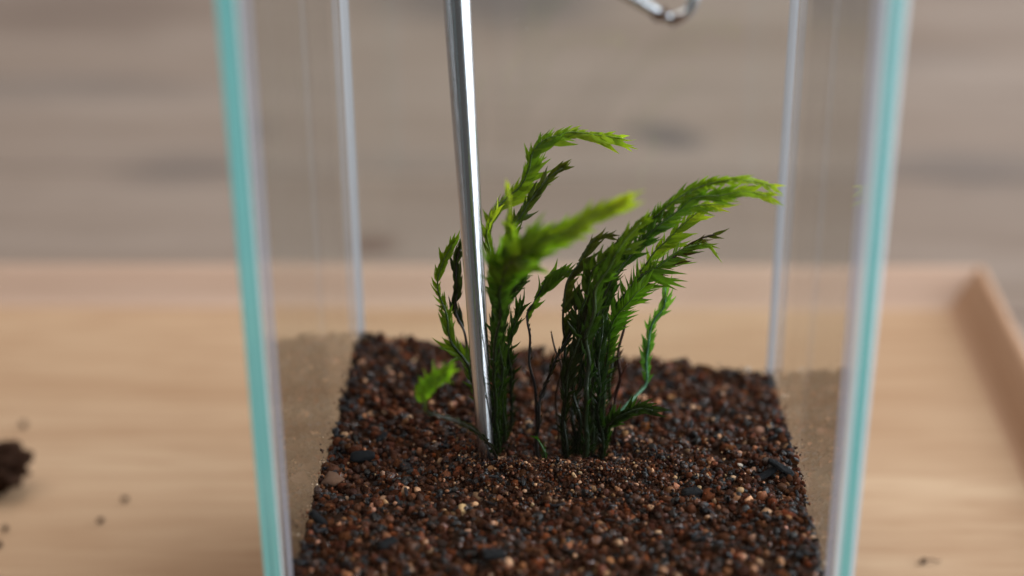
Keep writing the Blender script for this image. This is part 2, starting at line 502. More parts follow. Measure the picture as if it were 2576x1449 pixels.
PAL = np.array([(0.082, 0.036, 0.020), (0.055, 0.024, 0.014), (0.115, 0.050, 0.026), (0.17, 0.06, 0.026), (0.036, 0.017, 0.011), (0.012, 0.013, 0.016), (0.38, 0.22, 0.13), (0.60, 0.46, 0.34), (0.23, 0.11, 0.055)])
PW = np.array([.24, .20, .12, .055, .14, .19, .028, .026, .022])
IV1, IF1 = ico(1)
def scatter(n, dmin, dmax, layer, shapes, faces, fine=False, weights=PW):
    x = RNG.uniform(-XI, XI, n); y = RNG.uniform(YF, YB, n)
    if fine:
        x = HB.x + RNG.normal(0.001, 0.0125, n); y = HB.y + RNG.normal(-0.003, 0.0085, n)
        ok = (np.abs(x) < XI) & (y > YF) & (y < YB); x, y = x[ok], y[ok]; n = len(x)
    d = dmin * (dmax / dmin) ** (RNG.uniform(0, 1, n) ** 1.5)
    z = soil_h(x, y) + layer + RNG.normal(0, 0.00025, n) - d * 0.12
    ci = RNG.choice(len(PAL), n, p=weights / weights.sum())
    col = PAL[ci] * (.78, .56, .43) * RNG.uniform(0.6, 1.45, (n, 1)) * (1 + RNG.normal(0, .06, (n, 3)))
    gloss = np.where(ci == 5, 0.8, np.where(ci >= 6, .35, RNG.uniform(0, 1, n) ** 3 * .8))
    gloss = np.where(RNG.uniform(0, 1, n) < 0.08, 1.45, gloss)
    which = RNG.integers(0, len(shapes), n)
    for k, S in enumerate(shapes):
        s = which == k
        if s.any():
            add_instances(S, faces, np.stack([x[s], y[s], z[s]], 1), rotmats(int(s.sum())), d[s] / 2, np.clip(col[s], 0.004, .8), gloss[s])
lumps = [lump(k + 1, 0.42, 1.2 + 0.2 * (k % 4), 1, random.uniform(.7, 1), random.uniform(.6, .95)) for k in range(26)]
sml = []
for k in range(10):
    V = IV1.copy()
    V = V * (1 + RNG.uniform(-.3, .25, (len(V), 1))); sml.append(V * np.array([1, .8, .7]))
scatter(700, 0.0023, 0.0036, -0.0008, lumps, IF2)
scatter(5400, 0.0012, 0.0028, -0.0004, lumps, IF2)
scatter(2600, 0.0007, 0.0018, 0.0003, lumps, IF2)
scatter(3000, 0.00025, 0.0008, 0.0004, sml, IF1)
wf = PW.copy(); wf[6:] *= (2.6, 4.5, 2.0)
scatter(2600, 0.0004, 0.0011, 0.0004, lumps, IF2, True, wf)
scatter(3200, 0.00022, 0.0006, 0.0006, sml, IF1, True, wf)
# burnt husks and charcoal flakes mixed through the soil
chips = [chip(k, random.uniform(.8, 1.2), random.uniform(.26, .42), random.uniform(.12, .24)) for k in range(12)]
n = 420
x = RNG.uniform(-XI, XI, n); y = RNG.uniform(YF, YB, n)
e = RNG.uniform(0, 1, n) < 0.3
x[e] = np.sign(x[e]) * (XI - np.abs(RNG.normal(0, .002, e.sum())))
d = RNG.uniform(0.0005, 0.0013, n)
z = soil_h(x, y) + 0.0004
for k, S in enumerate(chips):
    s = np.arange(n) % 12 == k
    add_instances(S, IF2, np.stack([x[s], y[s], z[s]], 1), rotmats(int(s.sum()), True), d[s], np.tile((0.007, 0.008, 0.011), (int(s.sum()), 1)) * RNG.uniform(.6, 1.6, (int(s.sum()), 1)), RNG.uniform(.4, 1.0, int(s.sum())))
# granules and dust left clinging to the side panes just above the soil
n = 420
sx = RNG.choice([-1, 1], n); y = RNG.uniform(YF, YB, n)
zz = soil_h(sx * XI, y) + np.abs(RNG.normal(0, .0045, n)) * RNG.uniform(0, 1, n)
d = 0.00018 * (0.0009 / 0.00018) ** (RNG.uniform(0, 1, n) ** 2.2)
ci = RNG.choice(len(PAL), n, p=(wf / wf.sum()))
for k, S in enumerate(sml):
    s = np.arange(n) % 10 == k
    add_instances(S, IF1, np.stack([sx[s] * (XI + .0004 - d[s] * .35), y[s], zz[s]], 1), rotmats(int(s.sum())), d[s] / 2, PAL[ci[s]], np.full(int(s.sum()), .3))
# the packed body of soil beneath the loose granules
NX = 70
gx, gy = np.meshgrid(np.linspace(-XI, XI, NX), np.linspace(YF, YB, NX), indexing='ij')
top = np.stack([gx, gy, soil_h(gx, gy) - 0.0009], -1).reshape(-1, 3)
bot = top.copy(); bot[:, 2] = 0.0056
idx = np.arange(NX * NX).reshape(NX, NX)
q = np.stack([idx[:-1, :-1], idx[1:, :-1], idx[1:, 1:], idx[:-1, 1:]], -1).reshape(-1, 4)
tri = np.concatenate([q[:, [0, 1, 2]], q[:, [0, 2, 3]]])
per = np.concatenate([idx[:, 0], idx[-1, 1:], idx[-2::-1, -1], idx[0, -2:0:-1]])
nx = np.roll(per, -1); B = NX * NX
side = np.concatenate([np.stack([per, nx + B, nx], -1), np.stack([per, per + B, nx + B], -1)])
allt = np.concatenate([tri, tri[:, ::-1] + B, side[:, ::-1]]) + voff
PV.append(np.concatenate([top, bot])); PF.append(allt)
PC.append(np.tile((0.05, 0.026, 0.017), (2 * B, 1))); PG.append(np.zeros(2 * B)); voff += 2 * B
V = np.concatenate(PV).astype(np.float32); F = np.concatenate(PF).astype(np.int32)
me = bpy.data.meshes.new('soil')
me.vertices.add(len(V)); me.vertices.foreach_set('co', V.ravel())
me.loops.add(F.size); me.loops.foreach_set('vertex_index', F.ravel())
me.polygons.add(len(F)); me.polygons.foreach_set('loop_start', np.arange(0, F.size, 3, dtype=np.int32)); me.polygons.foreach_set('loop_total', np.full(len(F), 3, dtype=np.int32))
me.update(calc_edges=True)
a = me.attributes.new('grain_color', 'FLOAT_COLOR', 'POINT')
cc = np.concatenate([np.concatenate(PC), np.ones((len(V), 1))], 1).astype(np.float32); a.data.foreach_set('color', cc.ravel())
a = me.attributes.new('grain_gloss', 'FLOAT', 'POINT'); a.data.foreach_set('value', np.concatenate(PG).astype(np.float32))
print('soil tris', len(F))
m_soil = mat_grains()
soil = link_mesh('soil', me, m_soil, None, True)
tag(soil, 'dark brown granular soil filling the bottom of the glass tank', 'soil', kind='stuff')

# single pieces one can pick out on the soil and the tray
m_char = mat_simple('charcoal', (0.011, 0.012, 0.014), 0.55, 1400, 0.6, 0.0008, 0.10)
m_husk = mat_simple('tan_bark', (0.17, 0.075, 0.035), 0.6, 900, 0.7, 0.0004)
m_peb = mat_simple('amber_grain', (0.42, 0.23, 0.09), 0.4, 700, 0.4, 0.0002)
m_pale = mat_simple('pale_grain', (0.62, 0.50, 0.40), 0.5, 900, 0.4, 0.0002)
m_clod = mat_simple('damp_clod', (0.050, 0.023, 0.013), 0.9, 700, 0.6, 0.0008, 0.08)
def piece(name, V, mat, loc, rot, scale, label, cat, flat=False):
    m_ = bpy.data.meshes.new(name)
    m_.from_pydata([tuple(v) for v in V], [], IF2.tolist())
    o = link_mesh(name, m_, mat, None, not flat)
    o.location = loc; o.rotation_euler = rot; o.scale = (scale,) * 3
    return tag(o, label, cat)
def on_soil(px, py, lift): return soil_point(px, py, lift)
piece('charcoal_flake', chip(1, 1, .5, .3), m_char, on_soil(912, 1148, .0007), (0.2, -.1, .15), 0.0024, 'matt black charcoal flake lying flat on soil left of the steel rod', 'charcoal')
piece('charcoal_flake', chip(4, 1, .26, .16), m_char, on_soil(1965, 1176, .0012), (.1, .35, -.5), 0.0030, 'long thin black charcoal sliver sticking up at the right glass wall', 'charcoal')
piece('charcoal_flake', chip(7, 1, .3, .16), m_char, on_soil(1930, 1192, .0008), (.3, -.2, .6), 0.0024, 'short black charcoal sliver just in front of the long sliver by the right wall', 'charcoal')
piece('charcoal_flake', chip(3, 1, .55, .4), m_char, on_soil(1742, 1240, .0006), (.1, .1, .2), 0.0021, 'broad black charcoal lump in front of the moss toward the amber grain', 'charcoal')
piece('charcoal_flake', chip(5, 1, .4, .3), m_char, on_soil(800, 1305, .0012), (.2, .9, .4), 0.0024, 'upright black charcoal splinter leaning on the left glass wall near front', 'charcoal')
piece('charcoal_flake', chip(9, 1, .42, .28), m_char, on_soil(975, 1365, .0006), (.1, .1, .9), 0.0022, 'blurred black charcoal lump near the front left of the soil', 'charcoal')
piece('charcoal_flake', chip(8, 1, .5, .35), m_char, on_soil(1240, 1395, .0006), (.2, .1, .3), 0.0022, 'blurred black charcoal lump low in the middle of the front soil', 'charcoal')
piece('charcoal_flake', chip(10, 1, .34, .2), m_char, on_soil(2010, 1395, .0010), (.4, .5, 1.2), 0.0022, 'shiny bluish black flake leaning on the right glass wall near front', 'charcoal')
piece('charcoal_flake', chip(2, 1, .36, .2), m_char, on_soil(960, 1100, .0007), (.3, -.3, .9), 0.0016, 'small bluish flake glinting on soil behind the flat charcoal flake', 'charcoal')
piece('bark_chip', lump(31, .8, 2.6, 1, .8, .6), m_husk, on_soil(838, 1210, .0006), (.5, .2, .4), 0.0019, 'ridged tan bark chip against the left glass wall', 'bark')
piece('round_grain', lump(33, .12, 1.0, 1, .85, .8), m_peb, on_soil(1862, 1233, .0007), (0, 0, .5), 0.0008, 'smooth round amber grain on soil at right of the moss', 'grain')
piece('pale_grain', lump(35, .3, 1.5, 1, .6, .5), m_pale, on_soil(1862, 1170, .0008), (0, .5, .5), 0.0007, 'pale cream grain on soil beside the right wall slivers', 'grain')
piece('pale_grain', lump(36, .3, 1.5, 1, .8, .7), m_pale, on_soil(1880, 930, .0007), (0, .2, .1), 0.0008, 'pale pinkish grain on the back rim of soil at right', 'grain')
# soil spilled on the tray
cp = at_height(-40, 1178, 0.0055)
IV2_, IF2_ = IV2, IF2
IV2, IF2 = ico(5)
V = lump(41, .55, 1.4)
for i, v in enumerate(V):
    q_ = Vector(IV2[i]) * 5.0; V[i] = v * (1 + .10 * mnoise.noise(q_) + .09 * mnoise.noise(q_ * 2.3) + .05 * mnoise.noise(q_ * 5))
piece('soil_clod', V * np.array([1.2, .9, .78]), m_clod, cp, (.1, -.15, -.5), 0.0079, 'large dark brown soil clod on the tray at far left', 'soil clod')
IV2, IF2 = IV2_, IF2_
for (px, py, sz, sd, lab) in ((60, 1070, .0010, 43, 'small dark crumb on the tray just behind the soil clod'), (315, 1257, .0008, 44, 'dark crumb on the tray midway between clod and tank'),
                              (254, 1311, .0008, 45, 'dark crumb on the tray slightly nearer than the midway crumb'), (14, 1331, .0008, 46, 'faint crumb on the tray in front of the soil clod'),
                              (-4, 1372, .0009, 47, 'crumb cut by the picture edge in front of the soil clod'), (2322, 1414, .0008, 48, 'tiny dark crumb with a tail on the tray right of tank')):
    p = at_height(px, py, 0.0005)
    piece('soil_crumb', lump(sd, .45, 1.5, 1, .8, .7), m_clod, p + Vector((0, 0, sz * .4)), (0, 0, sd), sz, lab, 'crumb')
p0 = at_height(2330, 1412, 0.0007)
root_fibre = link_mesh('root_fibre', tube_mesh('root_fibre', catmull([p0, p0 + Vector((.0012, .0003, .0003)), p0 + Vector((.0024, -.0001, .0001)), p0 + Vector((.0031, .0003, 0))], 4), [0.00016] * 13, 6), m_clod)
tag(root_fibre, 'thin dark root fibre on the tray beside the tiny crumb', 'root')

# ------------------------------------------------------------------ steel rod and bent wire
m_steel = mat_steel('brushed_steel', 0.20, 0.3)
m_wire = mat_steel('bright_wire', 0.10)
tip = soil_point(1223, 1156, 0.0)
tip = tip + Vector((0, 0, 0))
up = at_depth(1149, 0, 0.017)
ax = (up - tip)
path, rad = [], []
for k in range(25):
    t = -0.05 + k / 24 * 2.15
    path.append(tip + ax * t)
    rad.append(0.00158 + 0.00102 * min(max(t, 0), 1.6))
rod = link_mesh('steel_rod', tube_mesh('steel_rod', path, rad, 40), m_steel)
tag(rod, 'slim polished steel tool shaft standing in the soil beside the moss', 'tool')

hookp = [at_depth(x_, y_, Y_) for x_, y_, Y_ in ((1300, -190, -.022), (1430, -100, -.022), (1560, -22, -.022), (1625, 16, -.022), (1662, 38, -.022), (1690, 46, -.0215), (1722, 36, -.021), (1742, 12, -.0205), (1750, -30, -.020), (1752, -120, -.019), (1752, -260, -.018), (1752, -400, -.017))]
hp = catmull(hookp, 6)
hook = empty('wire_hook', hookp[5])
tag(hook, 'bent bright steel wire end with soil specks hanging at top of tank', 'tool')
w = link_mesh('wire', tube_mesh('wire', [p - hook.location for p in hp], [0.00092] * len(hp), 20), m_wire, hook)
m_rust = mat_simple('soil_speck', (0.12, 0.05, 0.025), 0.7, 1500, 0.5, 0.0002)
for k, (x_, y_) in enumerate(((1655, 46), (1668, 40), (1682, 52), (1694, 56), (1706, 50), (1716, 44), (1672, 30), (1645, 34), (1700, 44))):
    c_ = at_depth(x_, y_, -.0232 + .0003 * (k % 2)) - hook.location
    m_ = bpy.data.meshes.new('soil_speck')
    m_.from_pydata([tuple(v) for v in lump(60 + k, .4)], [], IF2.tolist())
    o = link_mesh('soil_speck', m_, m_rust, hook, True)
    o.location = c_; o.scale = (random.uniform(.0004, .00075),) * 3

# ------------------------------------------------------------------ moss stems
m_leaf, m_stem = mat_leaf(), mat_stem()
def leaf_mesh(w, curl, fold, seed):
    rs = random.Random(seed)
    N = 7; vs = []; fs = []
    bend = rs.uniform(-.25, .25); tw = rs.uniform(-.8, .8)
    for i in range(N + 1):
        t = i / N
        hw = w * (0.55 + 0.45 * math.sin(math.pi * min(1, t * 1.15 + 0.15))) * (1 - t ** 2.4) ** 0.8 * 0.5 + 0.003
        hw *= 1 + rs.uniform(-.08, .08)
        x_ = t; yb = curl * t * t; z_ = bend * t * t + 0.04 * math.sin(t * 5 + seed); fz = fold + tw * t
        vs += [(x_, yb - hw, z_ + fz * hw), (x_, yb, z_), (x_, yb + hw, z_ + (2 * fold - fz) * hw)]
    for i in range(N):
        for k in range(2):
            a_ = i * 3 + k; fs.append((a_, a_ + 3, a_ + 4, a_ + 1))
    m_ = bpy.data.meshes.new('leaf'); m_.from_pydata(vs, [], fs); m_.materials.append(m_leaf)
    m_.polygons.foreach_set('use_smooth', [True] * len(m_.polygons))
    return m_
LEAF = {}
for sgn in (1, -1):
    LEAF[sgn] = [leaf_mesh(w_, -sgn * c_, f_, k + (10 if sgn > 0 else 50)) for k, (w_, c_, f_) in enumerate(((.21, .22, .5), (.25, .16, .6), (.18, .32, .4), (.23, .08, .5), (.20, .28, .3), (.16, .38, .5), (.24, .20, .2), (.19, .02, .4)))]
DENSE = 0.72
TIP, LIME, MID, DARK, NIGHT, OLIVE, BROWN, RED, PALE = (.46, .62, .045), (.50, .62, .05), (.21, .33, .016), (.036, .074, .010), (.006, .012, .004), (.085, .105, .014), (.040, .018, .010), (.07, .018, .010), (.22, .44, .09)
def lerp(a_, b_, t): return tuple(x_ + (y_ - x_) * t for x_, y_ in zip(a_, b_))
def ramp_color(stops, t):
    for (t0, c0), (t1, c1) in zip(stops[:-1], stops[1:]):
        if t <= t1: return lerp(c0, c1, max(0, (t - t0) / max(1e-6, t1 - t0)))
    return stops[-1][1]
def moss(label, pts, lens, colors, side=0, spacing=0.0011, angle=42, wid=0.95, stem_r=(0.00042, 0.00013), stem_c=None, roll=0.0, seed=1, jit=10, ground=True):
    """pts: pixel x, pixel y, depth; lens: (t, leaf length in mm) along the stem; side +1 / -1 / 0 = right / left / both ranks"""
    rs = random.Random(seed * 17 + 3)
    P = [at_depth(*p) for p in pts]
    if ground:
        b = P[0]; P = [Vector((b.x, b.y, float(soil_h(b.x, b.y)) - 0.004))] + P
    path = catmull(P, 8)
    for i_, p_ in enumerate(path):
        path[i_] = p_ + Vector((mnoise.noise(p_ * 140 + Vector((seed, 0, 0))), mnoise.noise(p_ * 140 + Vector((0, seed, 9))), 0)) * 0.0012 * min(1, i_ / 8)
    cum = [0.0]
    for a_, b_ in zip(path[:-1], path[1:]): cum.append(cum[-1] + (b_ - a_).length)
    L = cum[-1]
    root = tag(empty('moss_stem', path[0]), label, 'moss', 'moss stems planted in the tank')
    org = path[0]
    rr = [stem_r[0] + (stem_r[1] - stem_r[0]) * c_ / L for c_ in cum]
    st = link_mesh('stem', tube_mesh('stem', [p - org for p in path], rr, 7), m_stem, root)
    tone = st.data.attributes.new('tone', 'FLOAT_COLOR', 'POINT')
    tv = np.ones((len(st.data.vertices), 4), np.float32)
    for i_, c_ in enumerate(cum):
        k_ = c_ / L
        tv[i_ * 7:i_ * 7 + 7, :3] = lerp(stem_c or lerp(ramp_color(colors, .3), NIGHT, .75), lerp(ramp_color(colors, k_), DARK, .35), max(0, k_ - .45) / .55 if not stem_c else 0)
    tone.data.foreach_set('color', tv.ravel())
    s_ = lens[0][0] * L; rank = 1; end = lens[-1][0] * L
    j = 0; cnt = 0
    while s_ < end and cnt < 290:
        while j < len(cum) - 2 and cum[j + 1] < s_: j += 1
        f = (s_ - cum[j]) / max(1e-9, cum[j + 1] - cum[j])
        p = path[j].lerp(path[j + 1], f)
        t_ = s_ / L
        tan = (path[min(j + 2, len(path) - 1)] - path[max(j - 1, 0)]).normalized()
        ll = 1.0
        for (ta, la), (tb, lb) in zip(lens[:-1], lens[1:]):
            if ta <= t_ <= tb: ll = la + (lb - la) * (t_ - ta) / max(1e-6, tb - ta)
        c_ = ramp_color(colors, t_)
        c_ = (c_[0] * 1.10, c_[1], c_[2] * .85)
        if t_ < .45: ll = min(ll, 1.0 + ll * .42)
        view = (CAM - p).normalized()
        sv = tan.cross(view).normalized()
        for sd in ((1, -1) if side in (0, 2) else (side,)):
            if rs.random() < 0.06: continue
            q_ = Matrix.Rotation(roll + rs.gauss(0, math.radians(30 if t_ < .5 else 15)), 3, tan)
            sdir = (q_ @ sv) * sd
            al = math.radians(angle * (1 - 0.38 * max(0, t_ - .7) / .3) + rs.gauss(0, jit * .75))
            d = (tan * math.cos(al) + sdir * math.sin(al)).normalized()
            yv = (sdir * math.cos(al) - tan * math.sin(al)).normalized() * sd
            zv = d.cross(yv).normalized()
            ln = ll * (0.5 if side == 2 and sd < 0 else 1.0) * 0.00120 * rs.uniform(.62, 1.2)
            R = Matrix(((d.x, yv.x, zv.x), (d.y, yv.y, zv.y), (d.z, yv.z, zv.z))).to_4x4()
            o = bpy.data.objects.new('leaf', rs.choice(LEAF[sd]))
            COL.objects.link(o); o.parent = root
            o.matrix_basis = Matrix.Translation(p - org + d * 0.0001 - yv * (sd * 0.00005)) @ R @ Matrix.Diagonal((ln, ln * wid * (1.0 if t_ < .5 else 1.25), ln, 1))
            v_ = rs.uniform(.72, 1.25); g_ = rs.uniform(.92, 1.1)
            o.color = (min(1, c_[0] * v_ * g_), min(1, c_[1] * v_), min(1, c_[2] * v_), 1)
            cnt += 1
        s_ += spacing * DENSE * rs.uniform(.6, 1.4)
    return root

Y0 = HB.y + 0.005
# -- clump beside the rod
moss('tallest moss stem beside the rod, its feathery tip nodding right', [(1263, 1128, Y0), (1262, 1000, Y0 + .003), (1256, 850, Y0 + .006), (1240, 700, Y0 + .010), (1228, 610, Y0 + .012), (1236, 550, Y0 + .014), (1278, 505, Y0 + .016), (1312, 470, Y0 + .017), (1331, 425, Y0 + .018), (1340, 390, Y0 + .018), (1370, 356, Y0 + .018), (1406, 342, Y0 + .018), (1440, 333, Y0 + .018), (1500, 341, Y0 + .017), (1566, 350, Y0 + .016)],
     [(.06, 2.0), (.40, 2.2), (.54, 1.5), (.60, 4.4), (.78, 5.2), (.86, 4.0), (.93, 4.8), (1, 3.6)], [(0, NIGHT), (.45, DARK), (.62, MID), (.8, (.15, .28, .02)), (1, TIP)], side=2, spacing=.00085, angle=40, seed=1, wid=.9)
moss('dark olive upright moss stem behind the tallest stem', [(1275, 1125, Y0 + .004), (1268, 900, Y0 + .006), (1262, 720, Y0 + .006), (1282, 592, Y0 + .008), (1308, 542, Y0 + .009), (1338, 499, Y0 + .010), (1376, 456, Y0 + .010), (1414, 424, Y0 + .010)],
     [(.1, 2.0), (.55, 2.4), (.8, 3.0), (1, 2.4)], [(0, NIGHT), (.5, DARK), (.75, (.05, .09, .014)), (1, OLIVE)], spacing=.00085, angle=38, seed=2)
moss('short bright moss shoot rising beside the steel rod', [(1255, 1130, Y0 - .002), (1258, 860, Y0 - .006), (1262, 700, Y0 - .010), (1276, 600, Y0 - .013), (1290, 540, Y0 - .015), (1281, 478, Y0 - .016)],
     [(.1, 1.8), (.6, 2.6), (.8, 3.2), (.9, 1.6), (1, 1.4)], [(0, NIGHT), (.5, DARK), (.75, (.11, .24, .02)), (1, LIME)], spacing=.00085, angle=30, seed=3, wid=1.5)
moss('broad blurred lime moss frond sweeping right in front of the others', [(1250, 1132, Y0 - .004), (1247, 900, Y0 - .010), (1262, 740, Y0 - .014), (1276, 684, Y0 - .019), (1312, 640, Y0 - .023), (1360, 608, Y0 - .024), (1420, 584, Y0 - .025), (1478, 554, Y0 - .026), (1530, 527, Y0 - .026), (1574, 508, Y0 - .027)],
     [(.06, 2.0), (.5, 3.0), (.6, 6.2), (.74, 6.6), (.84, 3.6), (.9, 3.4), (1, 4.4)], [(0, NIGHT), (.48, (.03, .07, .012)), (.6, (.10, .22, .014)), (.8, (.20, .33, .02)), (1, LIME)], spacing=.00085, angle=38, seed=4, wid=1.0)
moss('small yellowish moss sprig close against the right of the rod', [(1262, 1120, Y0 + .001), (1246, 800, Y0 + .003), (1236, 650, Y0 + .004), (1233, 590, Y0 + .004), (1240, 545, Y0 + .004)],
     [(.15, 2.2), (.7, 2.6), (1, 2.6)], [(0, NIGHT), (.6, DARK), (.85, (.16, .26, .02)), (1, TIP)], spacing=.0009, angle=26, seed=5)
moss('dark pointed moss stem leaning right under the broad lime frond', [(1272, 1130, Y0 + .001), (1266, 950, Y0), (1262, 830, Y0 - .002), (1275, 760, Y0 - .003), (1300, 712, Y0 - .004), (1316, 690, Y0 - .004)],
     [(.05, 2.2), (.5, 3.2), (1, 3.0)], [(0, NIGHT), (.6, DARK), (1, (.03, .07, .012))], spacing=.0008, angle=32, seed=6)
moss('blackish thick moss stem at the foot of the rod clump', [(1248, 1130, Y0 - .003), (1246, 1010, Y0 - .003), (1250, 900, Y0 - .003), (1258, 800, Y0 - .003), (1268, 735, Y0 - .003)],
     [(.05, 2.4), (.6, 3.0), (1, 3.2)], [(0, NIGHT), (1, (.02, .05, .011))], spacing=.0008, angle=30, seed=7)
# -- left of the rod
moss('curled moss stem left of the rod with its tip bent inward', [(1216, 1100, Y0 + .002), (1186, 942, Y0 + .003), (1166, 906, Y0 + .003), (1136, 862, Y0 + .003), (1118, 800, Y0 + .004), (1108, 757, Y0 + .005), (1104, 700, Y0 + .006), (1112, 658, Y0 + .006), (1134, 618, Y0 + .006)],
     [(.2, 2.4), (.45, 3.8), (.6, 3.0), (.75, 1.8), (.95, 3.0), (1, 2.4)], [(0, NIGHT), (.35, (.08, .17, .014)), (.6, (.18, .31, .018)), (1, (.20, .34, .02))], spacing=.00095, angle=40, seed=8)
moss('dark narrow moss stem with a wiry brown stalk left of the rod', [(1222, 1110, Y0 + .004), (1196, 930, Y0 + .005), (1178, 862, Y0 + .005), (1170, 830, Y0 + .005), (1152, 775, Y0 + .006), (1147, 700, Y0 + .006), (1153, 628, Y0 + .006)],
     [(.62, 2.6), (.8, 3.6), (1, 2.4)], [(0, BROWN), (.6, (.018, .03, .010)), (1, (.035, .055, .012))], spacing=.0009, angle=22, seed=9, stem_c=(.02, .012, .01))
moss('blurred low moss sprig arching left with one bright leafy tip', [(1247, 1140, Y0 - .010), (1206, 1092, Y0 - .018), (1168, 1064, Y0 - .023), (1116, 1048, Y0 - .027), (1070, 1026, Y0 - .030), (1056, 990, Y0 - .031), (1068, 970, Y0 - .031), (1090, 956, Y0 - .031), (1108, 946, Y0 - .031), (1128, 934, Y0 - .031)],
     [(.1, 1.3), (.5, 1.2), (.82, 0.5), (.83, 2.4), (.92, 3.0), (1, 2.0)], [(0, NIGHT), (.76, (.02, .03, .01)), (.83, (.16, .34, .018)), (1, (.20, .40, .02))], spacing=.0006, angle=28, seed=10, wid=2.5, stem_r=(.00024, .00008), stem_c=(.014, .010, .006))
# -- main clump
YB0 = HB.y + 0.004
moss('topmost right moss frond with a long arched yellow green tip', [(1492, 1140, YB0), (1494, 1000, YB0 + .002), (1500, 850, YB0 + .003), (1520, 740, YB0 + .003), (1560, 645, YB0 + .003), (1600, 590, YB0 + .003), (1640, 548, YB0 + .003), (1682, 520, YB0 + .002), (1730, 486, YB0 + .002), (1788, 460, YB0 + .001), (1846, 451, YB0), (1905, 457, YB0), (1940, 466, YB0)],
     [(.05, 2.0), (.5, 2.0), (.62, 2.2), (.78, 2.6), (.9, 2.1), (1, 2.0)], [(0, NIGHT), (.5, (.018, .045, .010)), (.65, (.07, .15, .014)), (.8, (.18, .31, .018)), (1, TIP)], spacing=.0008, angle=36, seed=11)
moss('right moss frond arching just below the topmost one', [(1480, 1142, YB0 - .002), (1486, 1000, YB0 - .001), (1494, 850, YB0), (1530, 720, YB0), (1590, 640, YB0 + .001), (1650, 575, YB0 + .001), (1700, 530, YB0 + .001), (1745, 500, YB0 + .001), (1807, 491, YB0 + .001), (1866, 480, YB0 + .001), (1928, 488, YB0 + .001)],
     [(.05, 2.2), (.5, 2.4), (.66, 3.0), (.85, 3.6), (1, 3.0)], [(0, NIGHT), (.5, DARK), (.7, (.05, .13, .014)), (.86, (.16, .32, .02)), (1, TIP)], spacing=.0010, angle=40, seed=12, wid=.85)
moss('comb shaped yellow green moss frond under the right arching pair', [(1500, 1135, YB0 + .004), (1515, 950, YB0 + .006), (1545, 800, YB0 + .008), (1590, 715, YB0 + .010), (1640, 652, YB0 + .010), (1678, 612, YB0 + .010), (1710, 573, YB0 + .010), (1748, 538, YB0 + .010), (1788, 516, YB0 + .010)],
     [(.1, 2.2), (.5, 2.6), (.68, 3.6), (.85, 4.8), (.94, 3.8), (1, 2.8)], [(0, NIGHT), (.5, DARK), (.7, MID), (.88, (.19, .30, .02)), (1, LIME)], side=2, spacing=.0011, angle=42, seed=13, wid=.75)
moss('brown wiry moss stem with drooping dark fringe at its tip', [(1535, 1120, YB0 + .004), (1552, 960, YB0 + .005), (1562, 830, YB0 + .006), (1573, 757, YB0 + .006), (1587, 716, YB0 + .006), (1634, 682, YB0 + .006), (1692, 642, YB0 + .006), (1750, 602, YB0 + .006), (1794, 588, YB0 + .005)],
     [(.62, 2.4), (.8, 3.6), (.9, 3.6), (1, 3.0)], [(0, RED), (.6, (.05, .06, .013)), (.8, (.04, .022, .011)), (1, (.07, .08, .014))], side=1, spacing=.0011, angle=30, seed=14, wid=.7, stem_c=(.030, .010, .008))
moss('fan of long parallel green leaves beneath the brown wiry stem', [(1515, 1130, YB0 + .003), (1528, 960, YB0 + .004), (1545, 800, YB0 + .005), (1575, 735, YB0 + .005), (1612, 692, YB0 + .005), (1668, 655, YB0 + .005), (1728, 625, YB0 + .005), (1768, 612, YB0 + .005)],
     [(.1, 2.4), (.5, 3.0), (.62, 6.0), (.76, 6.4), (.9, 4.0), (1, 3.0)], [(0, NIGHT), (.5, (.03, .08, .012)), (.65, (.09, .20, .018)), (1, (.13, .24, .02))], side=2, spacing=.00115, angle=54, seed=15, wid=.55)
moss('olive moss frond leaning right in the middle of the clump', [(1420, 1140, YB0), (1416, 980, YB0 + .001), (1420, 815, YB0 + .001), (1430, 718, YB0 + .001), (1457, 660, YB0 + .001), (1495, 610, YB0 + .001), (1534, 593, YB0 + .001)],
     [(.1, 2.0), (.5, 2.4), (.62, 4.6), (.85, 4.6), (1, 2.6)], [(0, NIGHT), (.45, (.015, .03, .009)), (.65, (.06, .085, .012)), (1, (.06, .07, .013))], side=1, spacing=.0013, angle=36, seed=16, wid=.85)
moss('green moss frond hooked over a bare dark stub left of the clump', [(1352, 1110, YB0 + .003), (1356, 1035, YB0 + .003), (1352, 960, YB0 + .003), (1332, 900, YB0 + .003), (1329, 830, YB0 + .003), (1330, 785, YB0 + .003), (1344, 765, YB0 + .003), (1360, 735, YB0 + .003), (1383, 702, YB0 + .003), (1424, 684, YB0 + .003)],
     [(.16, 1.2), (.55, 0.9), (.70, 0.8), (.72, 2.6), (.84, 4.6), (1, 3.2)], [(0, NIGHT), (.65, (.02, .02, .016)), (.75, (.10, .20, .018)), (1, (.07, .14, .016))], side=1, spacing=.0009, angle=34, seed=17, wid=1.3, stem_c=(.018, .018, .02))
moss('dark central moss stem densely leaved and glinting wet', [(1470, 1145, YB0 - .004), (1472, 1020, YB0 - .004), (1474, 900, YB0 - .004), (1490, 790, YB0 - .004), (1520, 700, YB0 - .004), (1560, 620, YB0 - .004), (1612, 560, YB0 - .004)],
     [(.04, 2.4), (.5, 3.0), (.8, 3.2), (1, 2.6)], [(0, NIGHT), (.5, (.02, .05, .010)), (.8, (.09, .19, .014)), (1, MID)], spacing=.0007, angle=34, seed=18, stem_r=(.0007, .0002))
